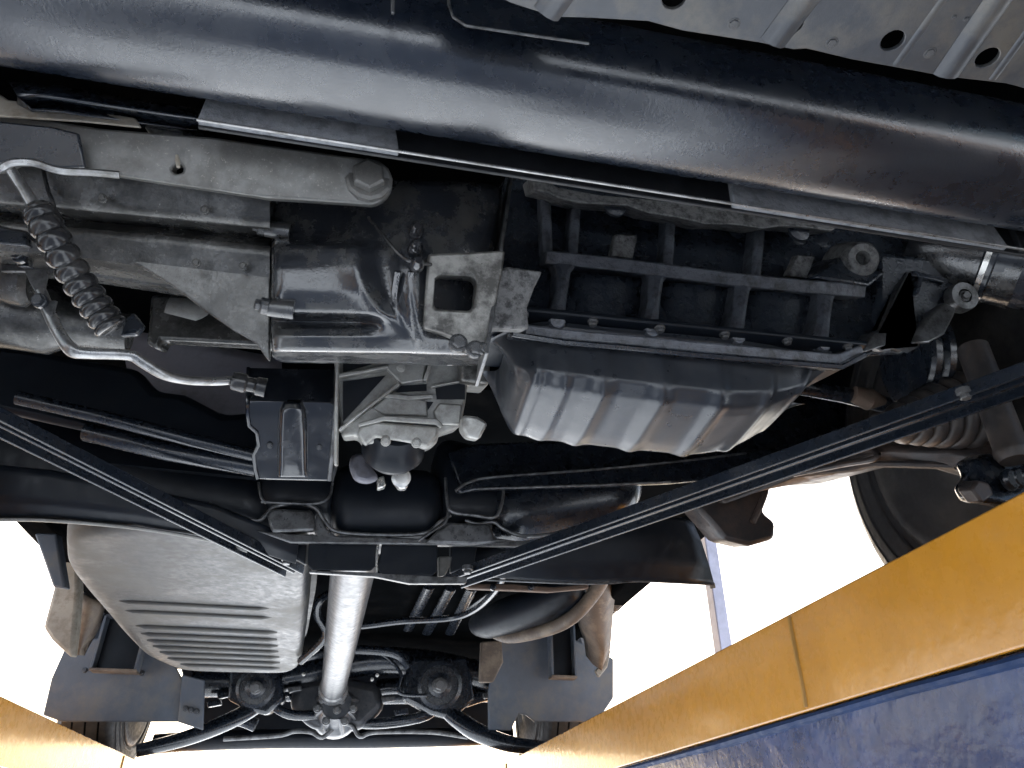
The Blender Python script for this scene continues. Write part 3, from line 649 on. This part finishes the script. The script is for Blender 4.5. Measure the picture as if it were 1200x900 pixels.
# seam lips round the lower outlines of the barrels (lit edges put into a lighter colour)
def lip(px, yy, r_=.0030, m='edge'): return tube('lit_seam_lip', [PY(a, b, yy) for a, b in px], r_, M[m], sf, n=8, smooth_path=5)
lip([(245, 590), (265, 602), (300, 610), (312, 603), (322, 594), (350, 590), (370, 596), (380, 610), (392, 622), (420, 626), (470, 627), (500, 624), (515, 612), (528, 604)], 1.035)
lip([(306, 588), (340, 590), (372, 590), (386, 582), (390, 566)], 1.03, .002)
lip([(303, 565), (306, 582), (312, 590)], 1.03, .002)
lip([(522, 560), (524, 588), (530, 600), (556, 604), (580, 606), (588, 590), (590, 575)], 1.025, .0025)
lip([(545, 610), (560, 614), (578, 612), (590, 620), (612, 628), (650, 625), (690, 612)], 1.035, .0028)
lip([(525, 598), (522, 612), (508, 622), (490, 634)], 1.03, .0022)
traceY('subframe_bracket', [(312, 602), (320, 596), (366, 598), (370, 622), (318, 624)], 1.025, .05, M['edge'], sf, .004)
traceY('subframe_bracket', [(372, 600), (384, 620), (398, 632), (372, 632), (366, 618)], 1.03, .04, M['edge'], sf, .003)
traceY('subframe_bracket', [(527, 612), (575, 614), (580, 630), (608, 634), (560, 638), (498, 636), (512, 622)], 1.025, .05, M['edge'], sf, .004)
traceY('subframe_bracket', [(300, 622), (345, 626), (520, 632), (620, 634), (620, 640), (340, 636)], 1.03, .03, M['edge'], sf, .002)
traceY('subframe_bracket', [(325, 624), (360, 628), (358, 662), (322, 640)], 1.06, .03, M['black'], sf, .003)
traceY('subframe_bracket', [(514, 652), (530, 652), (528, 662), (522, 674), (514, 676)], 1.06, .02, M['arm'], sf, .002)
traceY('subframe_bracket', [(528, 632), (560, 636), (556, 660), (528, 672)], 1.08, .02, M['black'], sf, .002)
# two flat black plates standing in for dark framed openings
for px in ([(362, 630), (368, 627), (436, 629), (442, 634), (440, 664), (434, 669), (366, 668), (360, 662)], [(448, 632), (452, 629), (508, 632), (513, 637), (512, 670), (506, 675), (448, 674), (443, 668)]):
    traceY('dark_opening_plate', px, 1.045, .006, M['black'], sf, .0015)
tube('lit_plate_edge', [PY(444, 629, 1.044), PY(441.5, 650, 1.044), PY(441, 671, 1.044)], .0020, M['ring'], sf, n=6)  # bright line painted as the lit edge between the plates
traceY('skid_strip', [(362, 668.5), (440, 671), (520, 676), (548, 676), (546, 684), (480, 684), (440, 676), (362, 671)], 1.045, .02, M['edge'], sf, .001)
# radius arms on the right: two long lit edges drawn as lighter lips
a1 = traceY('subframe_arm', [(535, 574), (552, 564), (580, 558), (700, 549), (872, 531), (990, 512), (990, 545), (790, 566), (700, 570), (560, 574), (540, 578)], 1.0, .03, M['frame'], sf, .003)
lip([(534, 575), (550, 565), (580, 559), (700, 550), (800, 540), (874, 531)], .998, .0022, 'edge')
lip([(560, 573), (640, 570), (720, 567.5), (786, 564.5)], .997, .0018, 'edge')
traceY('subframe_arm', [(525, 530), (560, 520), (700, 515), (900, 480), (1010, 450), (1010, 520), (870, 535), (700, 555), (540, 575)], 1.04, .05, M['frame'], sf, .004)
# lateral bars on the left behind the pipe
tube('track_bar', [PY(20, 466, .88), PY(120, 489, .89), PY(230, 517, .90), PY(300, 534, .91)], .0085, M['frame'], V, n=14)
tube('track_bar', [PY(100, 506, .93), PY(200, 530, .93), PY(300, 548, .94)], .012, M['frame'], V, n=14)
rowsY('inner_panel', [[(-60, 400, 1.10), (100, 440, 1.08), (300, 480, 1.06)], [(-60, 520, 1.08), (100, 540, 1.06), (300, 560, 1.04)]], M['black'], V, back=(0, .01, 0))
# undertray wings: left one sweeps over the tank, right one stops with a rounded end
lw = rowsY('undertray_wing', [
    [(-80, 538, 1.00), (60, 552, 1.00), (160, 572, 1.01), (250, 592, 1.02), (350, 632, 1.04)],
    [(-80, 585, 1.01), (60, 590, 1.01), (160, 602, 1.02), (250, 618, 1.03), (348, 650, 1.05)],
    [(-80, 606, 1.03), (60, 607, 1.03), (160, 616, 1.04), (250, 630, 1.05), (346, 661, 1.06)]], M['black'], V, back=(0, .006, .004), auto=180, dens=4)
tube('lit_wing_lip', [PY(-80, 610, 1.03), PY(0, 609, 1.03), PY(60, 610, 1.03), PY(160, 619, 1.04), PY(250, 634, 1.05), PY(290, 646, 1.055)], .0045, M['arm'], lw, n=8, smooth_path=5, flat=.5)  # light tone painted in for the lit lower edge of the wing
rw = rowsY('undertray_wing', [
    [(530, 640, 1.120), (640, 610, 1.120), (740, 607, 1.120), (780, 606, 1.130), (800, 607, 1.140), (812, 612, 1.150)],
    [(530, 655, 1.120), (640, 640, 1.120), (740, 630, 1.120), (780, 628, 1.130), (808, 628, 1.140), (822, 634, 1.150)],
    [(535, 668, 1.130), (640, 665, 1.130), (740, 660, 1.130), (780, 660, 1.140), (815, 660, 1.150), (831, 662, 1.160)],
    [(540, 675, 1.140), (640, 681, 1.140), (690, 683, 1.140), (750, 680, 1.150), (800, 683, 1.160), (837, 684, 1.170)]], M['black'], V, back=(0, .006, .003), auto=180, dens=4)
tube('lit_wing_lip', [PY(540, 678, 1.145), PY(690, 684, 1.145), PY(750, 681, 1.155), PY(836, 685, 1.170)], .0020, M['edge'], rw, n=6, smooth_path=4)  # lit lower edge again, put into a lighter tube
traceY('hanger_tab', [(832, 683), (838, 683), (839, 689), (833, 690)], 1.17, .004, M['beige'], rw, .001)

# --- V braces: folded channels
def brace(A, B, wd, name='brace'):
    A, B = Vector(A), Vector(B); d = (B-A).normalized(); s_ = d.cross(Vector((0, 0, 1))).normalized()
    if s_.y > 0: s_ = -s_
    t = .003; h = .014
    prof = [(-wd, -h), (-wd+t, -h), (-wd+t, -t), (-.2*wd, -t), (-.15*wd, -.75*h), (.05*wd, -.75*h), (.10*wd, -t), (wd-t, -t), (wd-t, -h), (wd, -h), (wd, 0), (-wd, 0)]
    rows = [[P_+s_*a+Vector((0, 0, b_)) for a, b_ in prof] for P_ in (A, A.lerp(B, .33), A.lerp(B, .66), B)]
    o = loft(name, rows, M['frame'], V, closed=True, smooth=False, bevel=.0008, seg=1)
    return o
A, B = PZ(530, 676, .362), PZ(1200, 436, .372); B = A+(B-A)*1.18
b1 = brace(A, B, .0205)
bolt(b1, PZ(1130, 461, .362), (0, 0, -1), .007, M['edge'])
A, B = PZ(346, 664, .362), PZ(0, 487, .372); B = A+(B-A)*1.25
b2_ = brace(A, B, .0175)
bolt(b1, PZ(548, 667, .352), (0, 0, -1), .008, M['edge']); bolt(b2_, PZ(336, 656, .352), (0, 0, -1), .008, M['edge'])

# --- right suspension: control arm, boot, strut, tyre
ca = empty('control_arm', (.7, .85, .42), V)
rowsY('arm_plate', [
    [(840, 570, .98), (930, 530, .93), (1030, 500, .82), (1110, 505, .74), (1200, 530, .66)],
    [(850, 590, .965), (935, 556, .91), (1030, 528, .79), (1110, 528, .71), (1200, 548, .64)],
    [(880, 575, .97), (950, 564, .92), (1040, 543, .80), (1110, 545, .72), (1200, 565, .645)],
    [(900, 570, 1.0), (960, 567, .95), (1040, 547, .83), (1110, 550, .75), (1200, 575, .67)]], M['rust'], ca, back=(0, .02, .01), dens=4, auto=180)
tube('arm_rim', [PY(915, 558, .92), PY(960, 545, .87), PY(1005, 529, .82), PY(1026, 530, .79), PY(1024, 538, .79), PY(985, 545, .84), PY(930, 556, .90)], .004, M['rust'], ca, n=8, smooth_path=5)
tube('arm_rim', [PY(895, 562, .95), PY(950, 554, .90), PY(1000, 549, .84), PY(1030, 544, .80), PY(1120, 546, .715)], .005, M['rust'], ca, n=8, smooth_path=5)
traceY('arm_bushing', [(810, 588), (842, 570), (880, 562), (896, 558), (902, 575), (895, 600), (910, 612), (909, 632), (880, 640), (850, 633), (832, 612)], .99, .06, M['rust'], ca, .008, auto=60)
tube('bushing_rim', [PY(884, 560, .985), PY(897, 570, .98), (PY(892, 590, .98)), PY(882, 612, .985)], .005, M['rust'], ca, n=8, smooth_path=5)
bd = PY(1170, 480, .68)-PY(1050, 505, .70)
L_ = bd.length; prof = []
for k in range(6):
    r_ = .022+.005*k; t = .012+k*.017
    prof += [(t-.010, r_-.004), (t-.005, r_+.003), (t, r_+.005), (t+.005, r_+.003), (t+.010, r_-.003)]
lathe('drive_boot', PY(1045, 498, .70), bd, [(-.02, .018)]+prof, M['boot'], V, n=32, auto=180)
tube('drive_shaft', [PY(930, 452, .80), PY(985, 462, .80), PY(1040, 475, .80)], .012, M['frame'], V, n=14)
tube('shaft_end', [PY(1000, 462, .79), PY(1018, 468, .79), PY(1036, 470, .79)], [.012, .016, .006], M['rustbright'], V, n=14)
lathe('strut', PY(1187, 532, .60), (.02, 0, 1), [(-.008, .015), (0, .0185), (.004, .0185), (.008, .017), (.14, .017)], M['boot'], V, n=26)
kn = traceY('steering_knuckle', [(1142, 540), (1160, 530), (1215, 545), (1215, 600), (1170, 590), (1150, 588), (1140, 570), (1150, 558)], .62, .03, M['frame'], V, .006)
traceY('knuckle_tab', [(1146, 562), (1160, 566), (1166, 580), (1152, 590), (1138, 572)], .61, .02, M['rust'], kn, .003)
for k in range(3): lathe('ball_joint', PY(1180+9*k, 563-2*k, .612), (.2, -1, -.2), [(0, .011), (.004, .012), (.008, .009)], M['frame'], kn, n=18)
def wheel(x0, yc_, s):
    zc_ = H+.30; w_ = .19
    t = lathe('wheel', (x0, yc_, zc_), (s, 0, 0), [(.004, .185), (0, .20), (-.004, .235), (0, .262), (.012, .285), (.022, .296), (.03, .299), (w_-.03, .299), (w_-.012, .285), (w_, .25), (w_-.006, .19)], M['rubber'], V, n=72, auto=30)
    lathe('rim', (x0+s*.01, yc_, zc_), (s, 0, 0), [(0, .188), (.02, .18), (.05, .17), (.06, .05), (.11, .05)], M['edge'], t, n=40)
    lathe('brake_shield', (x0, yc_, zc_), (s, 0, 0), [(.0, .205), (-.006, .195), (-.010, .18), (-.006, .16), (-.012, .14), (-.008, .11), (-.016, .08), (-.02, .02)], M['rubber'], t, n=48, auto=180)
    for rr_ in (.215, .245, .268):
        lathe('sidewall_ring', (x0, yc_, zc_), (s, 0, 0), [(.008 if rr_ > .25 else .001, rr_-.003), (-.0055 if rr_ < .25 else .0005, rr_), (.008 if rr_ > .25 else .001, rr_+.003)], M['rubber'], t, n=72, auto=180)
    for q in (.045, .085, .125):
        lathe('groove_shade', (x0+s*q, yc_, zc_), (s, 0, 0), [(0, .2994), (.006, .2994)], M['floor'], t, n=72)  # flush black bands painting groove shade; the tread is not cut
    return t
wheel(.80, .765, 1); wheel(-.87, .765, -1); wheel(.70, 3.12, 1); wheel(-.75, 3.12, -1)

# --- fuel tank
zt = .43
to = [(72, 622), (74, 665), (100, 700), (135, 738), (172, 772), (215, 789), (335, 792), (352, 784), (357, 740), (360, 690), (362, 655), (300, 632), (180, 612)]
T = [PZ(a, b, zt) for a, b in to]; cen = sum(T, Vector())/len(T)
# smooth outline and loft it upward with rounded lower edge
def closed_spline(P, n=6):
    out = []; m = len(P)
    for i in range(m):
        p0, p1, p2, p3 = P[i-1], P[i], P[(i+1) % m], P[(i+2) % m]
        for j in range(n):
            t = j/n; out.append(.5*((2*p1)+(p2-p0)*t*.8+(2*p0-5*p1+4*p2-p3)*0*t)+Vector()) if False else out.append(p1.lerp(p2, t))
    return out
T2 = closed_spline(T, 10)
for _ in range(6): T2 = [(T2[i-1]+T2[i]*2+T2[(i+1) % len(T2)])/4 for i in range(len(T2))]
rows = []
for k, (ins, dz) in enumerate(((.10, .002), (.06, .0008), (.034, 0), (.016, .004), (.006, .012), (0, .026), (0, .10), (.0, .135), (.01, .15), (.03, .24))):
    rows.append([p+(cen-p).normalized()*ins+Vector((0, 0, dz)) for p in T2])
tank = loft('fuel_tank', rows, M['tank'], V, closed=True, auto=180)
loft('tank_seam', [[p+(p-cen).normalized()*o_+Vector((0, 0, z_)) for p in T2] for o_, z_ in ((.0, .088), (.012, .089), (.012, .094), (.0, .095))], M['tank'], tank, closed=False, auto=30)
for i, (py, xa, xb) in enumerate(((705, 138, 312), (716, 145, 316), (734, 160, 322), (743, 166, 322), (751, 173, 323), (758, 180, 324), (765, 188, 325), (772, 197, 326), (779, 212, 326))):
    A, B = PZ(xa, py, zt), PZ(xb, py, zt); m_ = A.y
    tube('tank_rib', [Vector((A.x, m_, zt+.006)), Vector((A.x+.02, m_, zt+.001)), Vector((B.x-.02, m_, zt+.001)), Vector((B.x, m_, zt+.006))], .009 if i > 1 else .007, M['tank'], tank, n=12, flat=.75)
# propeller shaft
pa, pb = PY(418, 640, 1.25), PY(391, 806, 2.72)
ps = tube('propeller_shaft', [pa, pb], .041, M['shaft'], V, n=36)
d = (pb-pa).normalized()
lathe('shaft_yoke', pb-d*.03, d, [(0, .042), (.01, .047), (.035, .047), (.04, .036), (.06, .036), (.065, .05), (.08, .05), (.085, .04)], M['edge'], ps, n=32)
for k in range(4):
    a = R(45+90*k); bolt(ps, pb+d*.05+Vector((math.cos(a)*.047, 0, math.sin(a)*.047)), -d, .010, M['edge'])
# differential behind it
dc = PY(394, 828, 2.84)
df = lathe('differential', dc, (0, -1, 0), [(-.22, .06), (-.16, .085), (-.06, .085), (-.04, .07), (.0, .064), (.035, .055), (.05, .05), (.06, .05)], M['edge2'], V, n=30)
traceY('differential_case', [(345, 798), (392, 790), (445, 802), (452, 830), (424, 856), (366, 856), (338, 830)], 2.88, .22, M['edge2'], df, .03, seg=3)
traceY('differential_case', [(240, 790), (345, 800), (345, 822), (240, 815)], 2.98, .1, M['frame'], df, .02)
traceY('differential_case', [(440, 795), (600, 790), (600, 822), (440, 825)], 2.98, .1, M['frame'], df, .02)
for k in range(8):
    a = R(22+45*k); q = dc+Vector((math.cos(a)*.06, -.02, math.sin(a)*.06))
    tube('casting_rib', [q+Vector((0, .09, 0))+Vector((math.cos(a), 0, math.sin(a)))*.02, q, q+Vector((-math.cos(a)*.016, -.04, -math.sin(a)*.016))], .009, M['edge2'], df, n=8)
for px, py in ((372, 830), (382, 845), (404, 845), (414, 830), (395, 832)): bolt(df, PY(px, py, 2.78), (0, -1, 0), .014, M['edge'])
# rear suspension frame
rs = empty('rear_frame', (0, 2.9, .5), V)
def rt(name, px, yy, rad, m='frame', **k): return tube(name, [PY(q[0], q[1], q[2] if len(q) > 2 else yy) for q in px], rad, M[m], rs, n=16, smooth_path=5, **k)
rt('frame_beam', [(225, 800), (300, 798), (360, 790), (430, 775), (500, 778), (560, 790), (600, 800)], 2.92, .05)
rt('frame_beam', [(180, 872), (240, 868), (320, 866), (420, 866), (520, 864), (600, 862)], 3.3, .035, 'black')
rt('frame_beam', [(330, 778), (350, 772), (400, 762), (460, 765), (480, 782)], 2.7, .016)
rt('trailing_link', [(318, 812, 2.90), (296, 830, 2.84), (262, 848, 2.78), (215, 866, 2.74), (160, 880, 2.72)], 0, [.026, .034, .034, .03, .024], 'frame', flat=.75)
rt('trailing_link', [(505, 808, 2.90), (524, 832, 2.84), (556, 856, 2.78), (598, 872, 2.74), (640, 876, 2.72)], 0, [.026, .036, .04, .034, .026], 'frame', flat=.75)
rt('lateral_link', [(300, 812, 2.9), (322, 828, 2.85), (345, 838, 2.85), (392, 836, 2.9)], 0, .016, 'frame'); rt('lateral_link', [(398, 842, 2.95), (440, 848, 2.9), (500, 838, 2.9), (520, 815, 2.95)], 0, .018, 'frame')
rt('anti_roll_bar', [(262, 866), (325, 862), (345, 857), (365, 858), (378, 864), (392, 852)], 2.88, .0075, 'edge'); rt('anti_roll_bar', [(394, 848), (412, 850), (422, 863), (440, 858), (505, 858), (548, 864)], 2.88, .0075, 'edge')
rt('brake_line', [(440, 764), (455, 772), (470, 790), (468, 812), (500, 815)], 2.78, .006, 'frame')
for q in ((330, 815), (345, 808), (455, 820), (470, 835), (575, 815), (585, 825), (250, 825), (262, 815)):
    traceY('spring_clip', [(q[0]-8, q[1]-3), (q[0]+8, q[1]-5), (q[0]+9, q[1]+1), (q[0]-7, q[1]+4)], 2.86, .04, M['edge' if q[0] % 2 else 'frame'], rs, .003)
for q in ((270, 842, 300, 850), (430, 812, 470, 806), (545, 822, 590, 812), (330, 792, 372, 800)):
    rt('frame_gusset', [(q[0], q[1]), ((q[0]+q[2])/2, (q[1]+q[3])/2-2), (q[2], q[3])], 2.95, .022, 'frame')
for cx, cy, rd in ((515, 803, 21), (300, 806, 17)):
    k = rd/F*2.8*1.15
    traceY('bushing_mount', [(cx-rd*1.8, cy-rd*1.5), (cx+rd*1.6, cy-rd*1.6), (cx+rd*2, cy+rd*.8), (cx+rd*.7, cy+rd*1.9), (cx-rd*.5, cy+rd*1.6), (cx-rd*2, cy+rd*.8)], 2.80, .12, M['frame'], rs, .012)
    bs = lathe('bushing', PY(cx, cy, 2.795), (0, -1, -.1), [(-.02, k*1.0), (.012, k*1.02), (.014, k*.86), (.004, k*.84), (.004, k*.56), (.018, k*.54), (.02, k*.34), (.026, k*.32)], M['frame'], rs, n=32)
    bolt(rs, PY(cx, cy, 2.77), (0, -1, -.1), k*.34, M['edge'])
for px, py in ((356, 790), (442, 791), (436, 796)):
    bolt(rs, PY(px, py, 2.62), (0, -1, 0), .006, M['ring'])
# floor stampings, exhaust, rusty strip on the right of the shaft
for px in (((503, 688), (478, 738)), ((528, 690), (500, 742)), ((553, 690), (527, 742)), ((580, 694), (540, 722))):
    tube('floor_rib', [PZ(*px[0], .66), PZ(*px[1], .66)], .017, M['frame'], V, n=10, flat=.5)
tube('cable', [PY(392, 736, 2.2), PY(430, 733, 2.2), PY(470, 728, 2.2), PY(530, 724, 2.2), PY(560, 712, 2.1), PY(584, 688, 1.9), PY(590, 670, 1.8)], .009, M['frame'], V, n=8, smooth_path=5)
tube('fuel_pipe', [PY(425, 670, 1.8), PY(415, 686, 1.9), PY(378, 700, 1.9), PY(372, 720, 1.95), PY(382, 745, 2.0), PY(352, 775, 2.1)], .010, M['frame'], V, n=8, smooth_path=5)
mf = tube('muffler', [PY(558, 732, 2.3), PY(572, 729, 2.25), PY(600, 720, 2.15), PY(640, 706, 2.05), PY(668, 694, 2.0), PY(676, 688, 2.0)], [.03, .048, .052, .052, .046, .03], M['black'], V, n=28, smooth_path=5)
tube('exhaust_pipe', [PY(572, 736, 2.3), PY(596, 746, 2.2), PY(640, 738, 2.1), PY(672, 722, 2.0), PY(700, 690, 1.95), PY(715, 660, 1.9)], .019, M['brown'], V, n=16, smooth_path=5)
traceY('rust_strip', [(540, 684), (600, 684), (650, 688), (690, 684), (690, 690), (645, 694), (600, 692), (550, 690)], 1.5, .03, M['rustbright'], V, .003)
for px in (578, 622): bolt(V, PY(px, 688, 1.498), (0, -1, 0), .007, M['frame'])
traceY('exhaust_hanger', [(562, 800), (564, 752), (588, 750), (590, 776), (578, 800)], 2.5, .03, M['brown'], V, .005)
# inner rear wheel arch / trailing arm on the right
ta = rowsY('trailing_arm', [
    [(682, 688, 2.2), (695, 688, 2.17), (712, 686, 2.16), (722, 684, 2.2)],
    [(680, 725, 2.3), (694, 728, 2.27), (708, 728, 2.26), (718, 726, 2.3)],
    [(690, 755, 2.4), (700, 760, 2.37), (708, 766, 2.36), (716, 752, 2.4)],
    [(692, 772, 2.45), (700, 782, 2.44), (705, 786, 2.44), (714, 770, 2.46)]], M['brown'], V, back=(0, .05, .02), auto=180, dens=5)
traceY('arm_glow_block', [(716, 686), (748, 682), (740, 702), (724, 718), (716, 712)], 2.3, .06, M['brown'], V, .01)  # brown block standing in for a pale glow beside the arm
traceY('arm_tip', [(698, 786), (706, 778), (716, 762), (712, 782), (702, 794)], 2.44, .02, M['beige'], ta, .003)
# mud flaps and channels
def flap(px, yy):
    o = traceY('mud_flap', px, yy, .012, M['flap'], V, .004, tilt=8)
    t_ = min(b for a, b in px); l_ = min(a for a, b in px); r_ = max(a for a, b in px)
    for u in (.3, .5, .7): bolt(o, PY(l_+(r_-l_)*u, t_+38+8*u, yy-.004), (0, -1, 0), .009, M['edge2'])
    return o
flap([(585, 740), (640, 735), (690, 757), (719, 772), (719, 818), (700, 846), (627, 846), (616, 838), (608, 836), (599, 856), (572, 856), (572, 810)], 2.72)
flap([(78, 755), (130, 745), (200, 770), (216, 800), (212, 846), (72, 846), (50, 838), (60, 795)], 2.72)
flap([(213, 790), (240, 797), (238, 856), (208, 846)], 2.70)
def channel(px0, px1, py0, py1, yy):
    A, B = PY(px0, py0, yy), PY(px1, py1, yy)
    t = .008; o = empty('frame_channel', (A+B)/2, V)
    box('channel_side', (A.x, yy-.05, B.z), (A.x+t, yy, A.z), M['flap'], o, .001); box('channel_side', (B.x-t, yy-.05, B.z), (B.x, yy, A.z), M['flap'], o, .001)
    box('channel_web', (A.x+t, yy-.012, B.z), (B.x-t, yy-.002, A.z), M['black'], o, .001); box('channel_end', (A.x, yy-.052, B.z-.008), (B.x, yy-.002, B.z-.0005), M['brown'], o, .001)
channel(641, 672, 735, 795, 2.66); channel(127, 164, 726, 788, 2.66)
traceY('arch_bracket', [(72, 640), (92, 640), (92, 690), (88, 740), (84, 772), (60, 750), (50, 735), (62, 690)], 2.2, .05, M['beige'], V, .01)
traceY('arch_bracket', [(40, 625), (66, 625), (76, 690), (62, 688)], 1.9, .04, M['flap'], V, .005)
rowsY('trailing_arm', [[(88, 690, 2.3), (104, 700, 2.28), (118, 706, 2.3)], [(82, 735, 2.35), (98, 740, 2.33), (110, 735, 2.35)], [(84, 765, 2.4), (92, 768, 2.38), (96, 760, 2.4)]], M['brown'], V, back=(0, .05, .01), auto=180)
